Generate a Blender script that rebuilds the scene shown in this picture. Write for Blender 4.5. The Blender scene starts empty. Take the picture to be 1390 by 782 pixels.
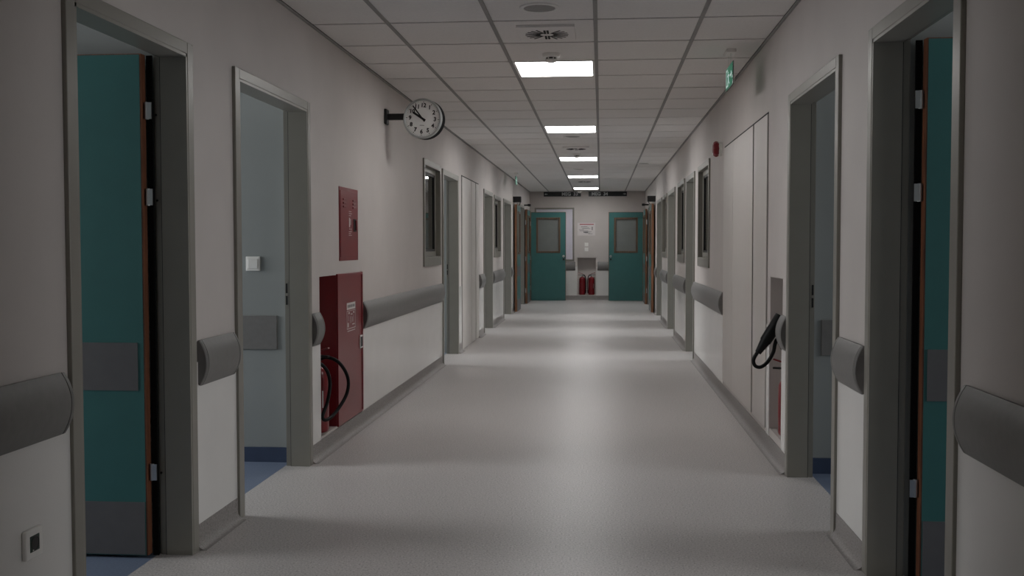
import bpy, bmesh, math, random
from mathutils import Vector, Matrix
random.seed(4)
PI = math.pi
SC = bpy.context.scene
COL = SC.collection

# ------------------------------------------------------------------ setting dimensions (metres)
XL, XR = -1.692, 1.040          # wall faces
H = 2.5695                      # ceiling
YB, YE = -8.0, 24.65            # wall behind the camera, end wall
T = 0.118                       # wall thickness
RD = 3.6                        # room depth behind the walls
EYE = 1.2755

# ------------------------------------------------------------------ materials
def srgb(r, g, b):
    f = lambda c: (c / 255 / 12.92) if c / 255 <= 0.04045 else ((c / 255 + 0.055) / 1.055) ** 2.4
    return (f(r), f(g), f(b), 1)

def mat(name, col, rough=0.5, metal=0.0, var=0.06, scale=18.0, bump=0.0, bscale=200.0, spec=0.5, emit=None, estr=0.0, coat=0.0):
    m = bpy.data.materials.new(name)
    m.use_nodes = True
    nt = m.node_tree
    b = nt.nodes['Principled BSDF']
    b.inputs['Roughness'].default_value = rough
    b.inputs['Metallic'].default_value = metal
    b.inputs['Specular IOR Level'].default_value = spec
    b.inputs['Coat Weight'].default_value = coat
    tc = nt.nodes.new('ShaderNodeTexCoord')
    if var > 0:
        n = nt.nodes.new('ShaderNodeTexNoise'); n.inputs['Scale'].default_value = scale; n.inputs['Detail'].default_value = 4
        nt.links.new(tc.outputs['Object'], n.inputs['Vector'])
        r = nt.nodes.new('ShaderNodeValToRGB')
        r.color_ramp.elements[0].position = 0.3; r.color_ramp.elements[1].position = 0.7
        r.color_ramp.elements[0].color = tuple(c * (1 - var) for c in col[:3]) + (1,)
        r.color_ramp.elements[1].color = tuple(min(1, c * (1 + var)) for c in col[:3]) + (1,)
        nt.links.new(n.outputs['Fac'], r.inputs['Fac'])
        nt.links.new(r.outputs['Color'], b.inputs['Base Color'])
    else:
        b.inputs['Base Color'].default_value = col
    if bump > 0:
        n2 = nt.nodes.new('ShaderNodeTexNoise'); n2.inputs['Scale'].default_value = bscale; n2.inputs['Detail'].default_value = 3
        nt.links.new(tc.outputs['Object'], n2.inputs['Vector'])
        bp = nt.nodes.new('ShaderNodeBump'); bp.inputs['Strength'].default_value = bump; bp.inputs['Distance'].default_value = 0.002
        nt.links.new(n2.outputs['Fac'], bp.inputs['Height'])
        nt.links.new(bp.outputs['Normal'], b.inputs['Normal'])
    if emit:
        b.inputs['Emission Color'].default_value = emit
        b.inputs['Emission Strength'].default_value = estr
    return m

def wood_mat(name, c1, c2):
    m = mat(name, c1, 0.55, var=0)
    nt = m.node_tree; b = nt.nodes['Principled BSDF']
    tc = nt.nodes.new('ShaderNodeTexCoord'); mp = nt.nodes.new('ShaderNodeMapping')
    mp.inputs['Scale'].default_value = (30, 30, 1.5)
    n = nt.nodes.new('ShaderNodeTexNoise'); n.inputs['Scale'].default_value = 3; n.inputs['Detail'].default_value = 6
    r = nt.nodes.new('ShaderNodeValToRGB'); r.color_ramp.elements[0].color = c1; r.color_ramp.elements[1].color = c2
    r.color_ramp.elements[0].position = 0.35; r.color_ramp.elements[1].position = 0.65
    nt.links.new(tc.outputs['Object'], mp.inputs['Vector']); nt.links.new(mp.outputs['Vector'], n.inputs['Vector'])
    nt.links.new(n.outputs['Fac'], r.inputs['Fac']); nt.links.new(r.outputs['Color'], b.inputs['Base Color'])
    return m

def floor_mat(name, base, dark, light, rough):
    m = mat(name, base, rough, var=0)
    nt = m.node_tree; b = nt.nodes['Principled BSDF']
    tc = nt.nodes.new('ShaderNodeTexCoord')
    v = nt.nodes.new('ShaderNodeTexNoise'); v.inputs['Scale'].default_value = 120; v.inputs['Detail'].default_value = 3; v.inputs['Roughness'].default_value = 0.7
    r = nt.nodes.new('ShaderNodeValToRGB'); cr = r.color_ramp
    cr.elements[0].position = 0.33; cr.elements[0].color = dark
    cr.elements[1].position = 0.68; cr.elements[1].color = light
    e = cr.elements.new(0.46); e.color = base
    e = cr.elements.new(0.58); e.color = base
    nt.links.new(tc.outputs['Object'], v.inputs['Vector']); nt.links.new(v.outputs['Fac'], r.inputs['Fac'])
    n = nt.nodes.new('ShaderNodeTexNoise'); n.inputs['Scale'].default_value = 1.3; n.inputs['Detail'].default_value = 5
    nt.links.new(tc.outputs['Object'], n.inputs['Vector'])
    mr = nt.nodes.new('ShaderNodeMapRange'); mr.inputs['To Min'].default_value = 0.93; mr.inputs['To Max'].default_value = 1.07
    nt.links.new(n.outputs['Fac'], mr.inputs['Value'])
    mx = nt.nodes.new('ShaderNodeMix'); mx.data_type = 'RGBA'; mx.blend_type = 'MULTIPLY'; mx.inputs['Factor'].default_value = 1
    nt.links.new(r.outputs['Color'], mx.inputs['A']); nt.links.new(mr.outputs['Result'], mx.inputs['B'])
    nt.links.new(mx.outputs['Result'], b.inputs['Base Color'])
    m2 = nt.nodes.new('ShaderNodeMapRange'); m2.inputs['To Min'].default_value = rough - 0.05; m2.inputs['To Max'].default_value = rough + 0.05
    nt.links.new(n.outputs['Fac'], m2.inputs['Value']); nt.links.new(m2.outputs['Result'], b.inputs['Roughness'])
    return m

def glass_mat(name, tint, rough=0.0):
    m = bpy.data.materials.new(name); m.use_nodes = True
    nt = m.node_tree; b = nt.nodes['Principled BSDF']
    b.inputs['Base Color'].default_value = tint
    b.inputs['Roughness'].default_value = rough
    b.inputs['Transmission Weight'].default_value = 1.0
    b.inputs['IOR'].default_value = 1.45
    return m

M = dict(
    paint=mat('wall_paint', srgb(198, 191, 187), 0.62, var=0.03, scale=3, bump=0.15, bscale=260),
    sheet=mat('wall_sheet', srgb(222, 220, 217), 0.22, var=0.02, scale=4, bump=0.05, bscale=90),
    cupboard=mat('cupboard_paint', srgb(205, 199, 194), 0.45, var=0.02, scale=3),
    floor=floor_mat('speckled_vinyl', srgb(190, 185, 183), srgb(118, 115, 113), srgb(232, 227, 224), 0.40),
    cove=floor_mat('coved_vinyl', srgb(144, 139, 136), srgb(110, 106, 104), srgb(172, 167, 164), 0.55),
    blue=floor_mat('blue_vinyl', srgb(112, 124, 146), srgb(96, 107, 128), srgb(128, 141, 162), 0.35),
    bluebase=mat('dark_blue_vinyl', srgb(58, 70, 94), 0.4),
    room=mat('room_paint', srgb(142, 146, 145), 0.6, var=0.03, scale=3),
    tile=mat('ceiling_tile', srgb(232, 229, 226), 0.7, var=0.03, scale=60, bump=0.1),
    bar=mat('ceiling_bar', srgb(146, 144, 141), 0.6),
    black=mat('black_plastic', srgb(14, 14, 15), 0.45, var=0.1),
    void=mat('dark_gap', srgb(24, 24, 23), 0.8, var=0.1),
    frame=mat('olive_grey_metal', srgb(137, 134, 126), 0.36, metal=0.12, var=0.03, scale=8),
    sash=mat('grey_sash', srgb(104, 106, 100), 0.4, metal=0.2),
    rail=mat('grey_rail_vinyl', srgb(118, 116, 114), 0.48, var=0.05, scale=40, bump=0.2, bscale=400),
    cap=mat('grey_cap_vinyl', srgb(104, 102, 100), 0.45, var=0.05),
    teal=mat('teal_laminate', srgb(54, 104, 102), 0.38, var=0.04, scale=10),
    plate=mat('grey_plate', srgb(96, 95, 96), 0.4, var=0.04),
    wood=wood_mat('brown_wood', srgb(122, 74, 48), srgb(88, 52, 34)),
    lwood=wood_mat('light_brown_wood', srgb(146, 102, 72), srgb(114, 76, 52)),
    dwood=wood_mat('dull_brown_wood', srgb(104, 84, 66), srgb(84, 66, 50)),
    steel=mat('steel', srgb(196, 196, 196), 0.28, metal=0.9, var=0.04),
    red=mat('red_enamel', srgb(122, 26, 34), 0.33, var=0.04, scale=10),
    extred=mat('extinguisher_red', srgb(124, 14, 24), 0.28, var=0.03, coat=0.4),
    rubber=mat('black_rubber', srgb(11, 11, 12), 0.5, var=0.1, spec=0.25),
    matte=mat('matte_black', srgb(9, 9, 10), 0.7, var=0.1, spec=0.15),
    white=mat('white_plastic', srgb(232, 230, 226), 0.35, var=0.02),
    print_white=mat('white_print', srgb(214, 208, 206), 0.5, var=0.03),
    print_grey=mat('grey_print', srgb(110, 108, 108), 0.6, var=0.05),
    print_red=mat('red_print', srgb(170, 50, 60), 0.6, var=0.05),
    dial=mat('clock_dial', srgb(240, 240, 238), 0.4, var=0.01),
    bezel=mat('clock_bezel', srgb(170, 172, 171), 0.35, metal=0.3),
    grille=mat('grey_grille', srgb(150, 147, 144), 0.6, bump=0.5, bscale=900),
    green=mat('exit_green', srgb(24, 120, 88), 0.3, var=0, emit=srgb(20, 120, 90), estr=0.38),
    lit=mat('lit_pictogram', srgb(230, 240, 238), 0.4, var=0, emit=srgb(215, 238, 235), estr=0.38),
    insert=mat('dark_green_insert', srgb(6, 44, 32), 0.3, var=0.05),
    acrylic=glass_mat('clear_acrylic', (0.93, 0.97, 0.96, 1), 0.05),
    glass=glass_mat('window_glass', (0.90, 0.94, 0.92, 1)),
    frosted=mat('frosted_pane', srgb(112, 116, 114), 0.35, var=0.05, scale=5),
    board=mat('white_board', srgb(214, 210, 220), 0.3, var=0.02),
    signtext=mat('sign_letters', srgb(196, 198, 198), 0.5, var=0.02),
    lamp=mat('lit_diffuser', srgb(250, 250, 250), 0.5, var=0, emit=(1.0, 0.992, 0.985, 1), estr=16.5),
    signblack=mat('sign_black', srgb(18, 21, 23), 0.4, var=0.1),
)

# ------------------------------------------------------------------ mesh builder
class MB:
    def __init__(self):
        self.v, self.f, self.s = [], [], []
    def add(self, vs, fs, smooth=False, mtx=None):
        o = len(self.v)
        self.v += [tuple(mtx @ Vector(p)) if mtx else tuple(p) for p in vs]
        self.f += [tuple(o + i for i in f) for f in fs]
        self.s += [smooth] * len(fs)
        return self
    def box(self, x0, x1, y0, y1, z0, z1, mtx=None, bev=0.0):
        x0, x1 = min(x0, x1), max(x0, x1); y0, y1 = min(y0, y1), max(y0, y1); z0, z1 = min(z0, z1), max(z0, z1)
        if bev > 0:
            bm = bmesh.new()
            bmesh.ops.create_cube(bm, size=1, matrix=Matrix.Translation(((x0 + x1) / 2, (y0 + y1) / 2, (z0 + z1) / 2)) @ Matrix.Diagonal((x1 - x0, y1 - y0, z1 - z0, 1)))
            bmesh.ops.bevel(bm, geom=list(bm.edges), offset=min(bev, 0.45 * min(x1 - x0, y1 - y0, z1 - z0)), segments=2, profile=0.5, affect='EDGES')
            bm.verts.index_update()
            vs = [v.co.copy() for v in bm.verts]; fs = [[l.vert.index for l in f.loops] for f in bm.faces]
            bm.free()
            return self.add(vs, fs, False, mtx)
        vs = [(x0, y0, z0), (x1, y0, z0), (x1, y1, z0), (x0, y1, z0), (x0, y0, z1), (x1, y0, z1), (x1, y1, z1), (x0, y1, z1)]
        fs = [(0, 3, 2, 1), (4, 5, 6, 7), (0, 1, 5, 4), (1, 2, 6, 5), (2, 3, 7, 6), (3, 0, 4, 7)]
        return self.add(vs, fs, False, mtx)
    def lathe(self, prof, n=32, mtx=None, smooth=True):
        # prof: list of (r, z); closed at the axis when r == 0
        vs, fs, rings = [], [], []
        for r, z in prof:
            if r < 1e-6:
                rings.append([len(vs)]); vs.append((0, 0, z))
            else:
                rings.append(list(range(len(vs), len(vs) + n)))
                vs += [(r * math.cos(2 * PI * k / n), r * math.sin(2 * PI * k / n), z) for k in range(n)]
        for a, b in zip(rings, rings[1:]):
            for k in range(n):
                k2 = (k + 1) % n
                if len(a) == 1 and len(b) == 1: continue
                if len(a) == 1: fs.append((a[0], b[k2], b[k]))
                elif len(b) == 1: fs.append((a[k], a[k2], b[0]))
                else: fs.append((a[k], a[k2], b[k2], b[k]))
        return self.add(vs, fs, smooth, mtx)
    def tube(self, pts, r, n=10, sub=6, smooth=True):
        P = [Vector(p) for p in pts]
        if sub > 1:
            Q = []
            E = [2 * P[0] - P[1]] + P + [2 * P[-1] - P[-2]]
            for i in range(1, len(E) - 2):
                a, b, c, d = E[i - 1:i + 3]
                for k in range(sub):
                    t = k / sub
                    Q.append(0.5 * ((2 * b) + (c - a) * t + (2 * a - 5 * b + 4 * c - d) * t * t + (3 * b - a - 3 * c + d) * t ** 3))
            Q.append(P[-1]); P = Q
        vs, fs = [], []
        up = None
        for i, p in enumerate(P):
            t = (P[min(i + 1, len(P) - 1)] - P[max(i - 1, 0)]).normalized()
            if up is None: up = t.orthogonal().normalized()
            up = (up - t * up.dot(t)).normalized()
            w = t.cross(up)
            rr = r(i / (len(P) - 1)) if callable(r) else r
            vs += [tuple(p + up * (rr * math.cos(2 * PI * k / n)) + w * (rr * math.sin(2 * PI * k / n))) for k in range(n)]
        for i in range(len(P) - 1):
            for k in range(n):
                k2 = (k + 1) % n
                fs.append((i * n + k, i * n + k2, (i + 1) * n + k2, (i + 1) * n + k))
        fs.append(tuple(reversed(range(n)))); fs.append(tuple(range((len(P) - 1) * n, len(P) * n)))
        return self.add(vs, fs, smooth)
    def prism(self, poly, axis, a, b, mtx=None, smooth=False):
        # poly in the two other axes (in order x,y,z without axis), extruded from a to b
        def pt(p, t):
            return (t, p[0], p[1]) if axis == 'x' else (p[0], t, p[1]) if axis == 'y' else (p[0], p[1], t)
        n = len(poly)
        vs = [pt(p, a) for p in poly] + [pt(p, b) for p in poly]
        fs = [tuple(range(n)), tuple(reversed(range(n, 2 * n)))] + [(k, n + k, n + (k + 1) % n, (k + 1) % n) for k in range(n)]
        return self.add(vs, fs, smooth, mtx)
    def text(self, body, size, mtx, depth=0.0015):
        cu = bpy.data.curves.new('t', 'FONT'); cu.body = body; cu.size = size; cu.align_x = 'CENTER'; cu.align_y = 'CENTER'; cu.extrude = depth
        cu.resolution_u = 4; cu.offset = size * 0.03
        o = bpy.data.objects.new('t', cu); COL.objects.link(o)
        dg = bpy.context.evaluated_depsgraph_get(); dg.update()
        me = bpy.data.meshes.new_from_object(o.evaluated_get(dg))
        self.add([v.co.copy() for v in me.vertices], [tuple(p.vertices) for p in me.polygons], False, mtx)
        bpy.data.objects.remove(o); bpy.data.curves.remove(cu); bpy.data.meshes.remove(me)
        return self
    def build(self, name, m, parent=None, loc=None):
        org = Vector((0, 0, 0))
        if parent is not None:
            p = parent
            while p: org += p.location; p = p.parent
        l = Vector(loc) if loc is not None else Vector((0, 0, 0))
        me = bpy.data.meshes.new(name)
        off = org + l
        me.from_pydata([tuple(Vector(v) - off) for v in self.v], [], self.f)
        bm = bmesh.new(); bm.from_mesh(me)
        bmesh.ops.recalc_face_normals(bm, faces=bm.faces); bm.to_mesh(me); bm.free()
        for p, s in zip(me.polygons, self.s): p.use_smooth = s
        if any(self.s): me.set_sharp_from_angle(angle=math.radians(40))
        me.materials.append(m)
        o = bpy.data.objects.new(name, me); COL.objects.link(o)
        o.location = l
        if parent is not None: o.parent = parent
        return o

def tag(o, label, cat=None, group=None, kind=None):
    o['label'] = label
    if cat: o['category'] = cat
    if group: o['group'] = group
    if kind: o['kind'] = kind
    return o
def thing(name, label, cat, loc, group=None, kind=None):
    o = bpy.data.objects.new(name, None); COL.objects.link(o); o.location = loc; o.empty_display_size = 0.1
    return tag(o, label, cat, group, kind)
def copy_tree(o, parent=None):
    c = o.copy(); COL.objects.link(c)
    if parent is not None: c.parent = parent
    for ch in [x for x in bpy.data.objects if x.parent == o and x is not c]:
        copy_tree(ch, c)
    return c

class Side:
    """u runs away from the corridor into the wall."""
    def __init__(s, x, d): s.x, s.d = x, d
    def X(s, u): return s.x + s.d * u
    def box(s, mb, u0, u1, y0, y1, z0, z1, bev=0.0): return mb.box(s.X(u0), s.X(u1), y0, y1, z0, z1, bev=bev)
L, R = Side(XL, -1), Side(XR, 1)

# ------------------------------------------------------------------ openings
DT = 2.105                                   # top of the door casings
CW, CH = 0.058, 0.048                        # casing widths
DOORS_L = [(3.156, 4.177), (4.671, 5.910), (10.975, 12.205), (14.905, 16.115), (17.95, 19.43)]
DOORS_R = [(3.092, 4.130), (4.627, 5.849), (11.630, 12.705), (14.68, 16.12), (17.84, 19.25)]
WIN_L = [(9.80, 10.85, 1.080, 2.118), (16.35, 17.43, 1.098, 2.09)]
WIN_R = [(10.06, 11.19, 1.065, 2.115), (13.02, 14.13, 1.07, 2.115), (16.44, 17.60, 1.09, 2.105)]
FIRE = (20.95, 22.75)
FIRETOP = 2.12

def hole(d): return (d[0] + CW, d[1] - CW, 0.0, DT - CH)
def wall_with_holes(side, holes):
    mb = MB(); y = YB
    for (y0, y1, z0, z1) in sorted(holes):
        side.box(mb, 0, T, y, y0, 0, H)
        side.box(mb, 0, T, y0, y1, z1, H)
        if z0 > 0: side.box(mb, 0, T, y0, y1, 0, z0)
        y = y1
    side.box(mb, 0, T, y, YE + 0.3, 0, H)
    return mb
NL = (6.13, 7.215, 0.115, 1.092)             # recess with extinguisher and hose cabinet, left
NR = (6.05, 6.48, 0.150, 1.086)              # recess with extinguisher, right
ex_ = lambda q: (q[0] - 0.010, q[1] + 0.010, q[2] - 0.010, q[3] + 0.010)
holes_L = [hole(d) for d in DOORS_L] + [(w[0] + 0.06, w[1] - 0.06, w[2] + 0.085, w[3] - 0.05) for w in WIN_L] + [ex_(NL), (FIRE[0], FIRE[1], 0, FIRETOP)]
holes_R = [hole(d) for d in DOORS_R] + [(w[0] + 0.06, w[1] - 0.06, w[2] + 0.085, w[3] - 0.05) for w in WIN_R] + [ex_(NR), (FIRE[0], FIRE[1], 0, FIRETOP)]
tag(wall_with_holes(L, holes_L).build('wall_left', M['paint']), 'grey painted corridor wall with the clock and red cabinets', kind='structure')
tag(wall_with_holes(R, holes_R).build('wall_right', M['paint']), 'grey painted corridor wall with the red sounder and flush cupboard', kind='structure')
NE = (-0.558, -0.113, 0.115, 1.005)          # niche in the end wall
mb = MB()
mb.box(XL, NE[0], YE, YE + 0.3, 0, H); mb.box(NE[1], XR, YE, YE + 0.3, 0, H)
mb.box(NE[0], NE[1], YE, YE + 0.3, NE[3], H); mb.box(NE[0], NE[1], YE, YE + 0.3, 0, NE[2]); mb.box(NE[0], NE[1], YE + 0.24, YE + 0.3, NE[2], NE[3])
tag(mb.build('wall_end', M['paint']), 'grey end wall of the corridor with an extinguisher niche', kind='structure')
tag(MB().box(XL - T, XR + T, YB - 0.15, YB, 0, H).build('wall_back', M['paint']), 'grey painted wall closing the near end of the corridor', kind='structure')

# floors
FX0, FX1 = XL - 0.133, XR + 0.133
tag(MB().box(FX0, FX1, YB, YE + 0.3, -0.1, 0).build('floor', M['floor']), 'speckled light grey vinyl corridor floor with a soft sheen', kind='structure')
tag(MB().box(XL - T - RD, FX0, YB, YE + 0.3, -0.1, 0).build('floor_left', M['blue']), 'blue vinyl floor of the rooms on the clock side', kind='structure')
tag(MB().box(FX1, XR + T + RD, YB, YE + 0.3, -0.1, 0).build('floor_right', M['blue']), 'blue vinyl floor of the rooms on the sounder side', kind='structure')

# ceiling : lay-in tiles with gaps, bars along the corridor
GAP = mat('ceiling_joint', srgb(64, 62, 60), 0.8)
PX, PY, GX, GY = 0.60, 0.655, -0.0342, 5.99
cols = [XL + 0.012] + [GX + PX * k for k in (-2, -1, 0, 1)] + [XR - 0.012]
mb = MB()
k0, k1 = math.floor((YB - GY) / PY), math.ceil((YE - GY) / PY)
LAMPK = [2, 8, 14, 20, 26, -13]  # last entry: unseen panel added behind the camera to fill near walls
g = 0.012
for k in range(k0, k1):
    y0, y1 = max(GY + PY * k, YB), min(GY + PY * (k + 1), YE)
    for c in range(5):
        if c == 2 and k in LAMPK: continue
        mb.box(cols[c] + 0.004, cols[c + 1] - 0.004, y0 + g, y1 - g, H, H + 0.014)
tag(mb.build('ceiling', M['tile']), 'suspended ceiling of pale rectangular tiles', kind='structure')
mb = MB()
for k in range(k0, k1): mb.box(XL, XR, GY + PY * k - 0.02, GY + PY * k + 0.02, H + 0.005, H + 0.012)  # dark strips put the shade of the tile edges into colour
JOINTS = mb
n = 0
def trim(mb, m, label):
    global n
    n += 1
    return tag(mb.build('trim_%d' % n, m), label, kind='structure')
for x, nm in zip(cols[1:-1], ('first bar from the clock wall', 'bar on the clock side of the lamps', 'bar on the sounder side of the lamps', 'first bar from the sounder wall')):
    trim(MB().box(x - 0.012, x + 0.012, YB, YE, H - 0.004, H + 0.012), M['bar'], 'grey metal ceiling bar running the whole corridor, ' + nm)
trim(JOINTS, GAP, 'dark joints between the ceiling tiles')
for sd, nm in ((L, 'clock'), (R, 'sounder')):
    mb = MB(); sd.box(mb, 0, -0.016, YB, YE, H - 0.012, H - 0.004)
    trim(mb, M['bar'], 'thin grey edge strip where ceiling meets the %s wall' % nm)
tag(MB().box(XL - T - RD, XR + T + RD, YB - 0.15, YE + 0.3, H + 0.06, H + 0.2).build('roof', M['void']), 'dark slab above the ceiling tiles', kind='structure')
for sd, nm in ((L, 'left'), (R, 'right')):
    mb = MB(); sd.box(mb, T, T + RD, YB, YE + 0.3, H - 0.02, H + 0.05)
    tag(mb.build('ceiling_' + nm, M['room']), 'plain ceiling of the rooms behind the %s wall' % ('clock' if nm == 'left' else 'sounder'), kind='structure')

# rooms behind the doors: partitions, outer walls with windows
PART_L = [0.4, 4.16, 5.985, 10.90, 12.30, 14.85, 16.23, 17.90, 19.50, 20.9, 22.85]
PART_R = [0.4, 4.115, 5.925, 11.55, 12.86, 14.60, 16.28, 17.78, 19.40, 20.9, 22.85]
for sd, nm, parts in ((L, 'left', PART_L), (R, 'right', PART_R)):
    mb = MB()
    for p in parts: sd.box(mb, T, T + RD, p - 0.03, p + 0.03, 0, H - 0.02)
    sd.box(mb, T, T + RD, YB - 0.06, YB, 0, H - 0.02); sd.box(mb, T, T + RD, YE + 0.24, YE + 0.3, 0, H - 0.02)
    tag(mb.build('partition_' + nm, M['room']), 'pale partitions of the rooms behind the %s wall' % ('clock' if nm == 'left' else 'sounder'), kind='structure')
    wins = [(parts[i], parts[i + 1]) for i in (0, 1, 3, 5, 7, 9)]
    mb = MB(); y = YB
    for a, b in wins:
        a2, b2 = a + 0.15, b - 0.15
        if b - a > 3: a2 = b - 1.5
        sd.box(mb, T + RD, T + RD + 0.12, y, a2, 0, H); sd.box(mb, T + RD, T + RD + 0.12, a2, b2, 0, 0.8); sd.box(mb, T + RD, T + RD + 0.12, a2, b2, 2.4, H)
        y = b2
    sd.box(mb, T + RD, T + RD + 0.12, y, YE + 0.3, 0, H)
    tag(mb.build('wall_outer_' + nm, M['room']), 'outer wall with windows of the rooms behind the %s wall' % ('clock' if nm == 'left' else 'sounder'), kind='structure')
    POW = {'left': (80, 95, 95, 90, 90, 50), 'right': (65, 48, 95, 90, 90, 50)}[nm]
    for (a, b), pw in zip(wins, POW):
        a2, b2 = a + 0.15, b - 0.15
        if b - a > 3: a2 = b - 1.5
        ld = bpy.data.lights.new('daylight', 'AREA'); ld.shape = 'RECTANGLE'
        ld.size, ld.size_y = 1.6, b2 - a2
        ld.color = (0.97, 0.99, 1.0); ld.energy = pw
        lo = bpy.data.objects.new('daylight', ld); COL.objects.link(lo)
        lo.location = (sd.X(T + RD + 0.16), (a2 + b2) / 2, 1.6)
        lo.rotation_euler = (0, -sd.d * -PI / 2, 0) if sd.d < 0 else (0, PI / 2, 0)
        # area lights shine along local -Z: turn it towards the corridor
        lo.rotation_euler = Vector((-sd.d, 0, -0.12)).to_track_quat('-Z', 'Y').to_euler()
        ld.size, ld.size_y = (b2 - a2), 1.6

# lower white wall sheets and coved skirting
SEG_L = [(YB, 3.156), (4.177, 4.671), (5.910, 6.128), (7.217, 10.975), (12.205, 12.525), (14.315, 14.905), (16.115, 17.95), (19.43, 20.90), (22.80, YE)]
SEG_R = [(YB, 3.092), (4.130, 4.627), (5.849, 6.048), (6.482, 6.60), (8.90, 11.630), (12.705, 14.68), (16.12, 17.84), (19.25, 20.90), (22.80, YE)]
BASE_L = [(YB, 3.156), (4.177, 4.671), (5.910, 10.975), (12.205, 12.525), (14.315, 14.905), (16.115, 17.95), (19.43, 20.90), (22.80, YE)]
BASE_R = [(YB, 3.092), (4.130, 4.627), (5.849, 11.630), (12.705, 14.68), (16.12, 17.84), (19.25, 20.90), (22.80, YE)]
def cove_profile(h=0.103, r=0.040, t=0.006):
    pr = [(0, 0), (0, h), (-t, h), ]
    for k in range(11):
        a = k / 10 * PI / 2
        pr.append((-(t + r - r * math.cos(a)), 0.0006 + r - r * math.sin(a)))
    pr.append((-(t + r), 0))
    return pr
for sd, nm, segs, bases in ((L, 'left', SEG_L, BASE_L), (R, 'right', SEG_R, BASE_R)):
    mb = MB()
    for a, b in segs: sd.box(mb, 0, -0.004, a, b, 0.10, 0.79)
    trim(mb, M['sheet'], 'glossy white sheet on the lower part of the %s wall' % ('clock' if nm == 'left' else 'sounder'))
    mb = MB()
    for a, b in bases: mb.prism([(sd.X(u), z) for u, z in cove_profile()], 'y', a, b, smooth=True)
    tag(mb.build('baseboard_' + nm, M['cove']), 'grey coved vinyl skirting along the %s wall' % ('clock' if nm == 'left' else 'sounder'), kind='structure')
mb = MB()
mb.box(XL, NE[0], YE - 0.004, YE, 0.10, 0.79); mb.box(NE[1], XR, YE - 0.004, YE, 0.10, 0.79)
trim(mb, M['sheet'], 'glossy white sheet on the lower part of the end wall')
tag(MB().prism([(YE + u, z) for u, z in cove_profile()], 'x', XL, XR, smooth=True).build('baseboard_end', M['cove']), 'grey coved vinyl skirting along the end wall', kind='structure')

# room skirting and painted rail seen through the second doors
for sd, yf, u0, z0, nm in ((L, 5.955, 0.207, 0.668, 'clock'), (R, 5.895, 0.186, 0.664, 'sounder')):
    mb = MB(); sd.box(mb, T + 0.002, T + RD, yf - 0.012, yf, 0, 0.088)
    trim(mb, M['bluebase'], 'dark blue skirting in the second room behind the %s wall' % nm)
    mb = MB(); sd.box(mb, u0, T + RD, yf - 0.010, yf, z0, z0 + 0.2, bev=0.003)
    tag(mb.build('bumper_strip', M['rail']), 'flat grey bumper strip on the room wall through the second doorway of the %s wall' % nm, 'bumper strip', 'flat bumper strips in the rooms')

# ------------------------------------------------------------------ doors
dn = 0
def door_frame(sd, y0, y1, label, top=DT):
    """steel frame: casing on the corridor face, lining with a rebate step"""
    global dn
    dn += 1
    root = thing('door_%d' % dn, label, None, (sd.x, (y0 + y1) / 2, 0), kind='structure')
    mb = MB()
    pr = -0.016
    # casing
    sd.box(mb, pr, 0.001, y0, y0 + CW, 0, top, bev=0.003); sd.box(mb, pr, 0.001, y1 - CW, y1, 0, top, bev=0.003)
    sd.box(mb, pr, 0.001, y0 + CW, y1 - CW, top - CH, top, bev=0.003)
    # lining
    th = 0.012
    for a, b in ((y0 + CW - 0.002, y0 + CW + th), (y1 - CW - th, y1 - CW + 0.002)):
        sd.box(mb, pr + 0.002, 0.096, a, b, 0, top - CH + 0.001)
    sd.box(mb, pr + 0.002, 0.096, y0 + CW, y1 - CW, top - CH - th, top - CH + 0.001)
    # rebate behind the stop
    for a, b in ((y0 + CW - 0.002, y0 + CW + 0.003), (y1 - CW - 0.003, y1 - CW + 0.002)):
        sd.box(mb, 0.096, T + 0.004, a, b, 0, top - CH + 0.001)
    sd.box(mb, 0.096, T + 0.004, y0 + CW, y1 - CW, top - CH - 0.003, top - CH + 0.001)
    # room side casing
    sd.box(mb, T, T + 0.009, y0, y0 + CW, 0, top); sd.box(mb, T, T + 0.009, y1 - CW, y1, 0, top); sd.box(mb, T, T + 0.009, y0 + CW, y1 - CW, top - CH, top)
    mb.build('frame', M['frame'], root)
    mb = MB()
    for a, b in ((y0 + CW + 0.003, y0 + CW + th - 0.001), (y1 - CW - th + 0.001, y1 - CW - 0.003)): sd.box(mb, 0.096, 0.0985, a, b, 0, top - CH - 0.003)
    sd.box(mb, 0.096, 0.0985, y0 + CW + 0.003, y1 - CW - 0.003, top - CH - th + 0.001, top - CH - 0.003)
    mb.build('door_seal', M['black'], root)
    return root

def strikes(root, sd, y1):
    for za, zb in ((1.006, 1.062), (0.938, 0.990)):
        mb = MB(); sd.box(mb, 0.111, 0.121, y1 - CW - 0.0045, y1 - CW - 0.002, za, zb)
        mb.build('strike_slot', M['black'], root)
    mb = MB(); sd.box(mb, 0.1075, 0.1215, y1 - CW - 0.0036, y1 - CW - 0.002, 0.925, 1.075)
    mb.build('strike_plate', M['frame'], root)

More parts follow.
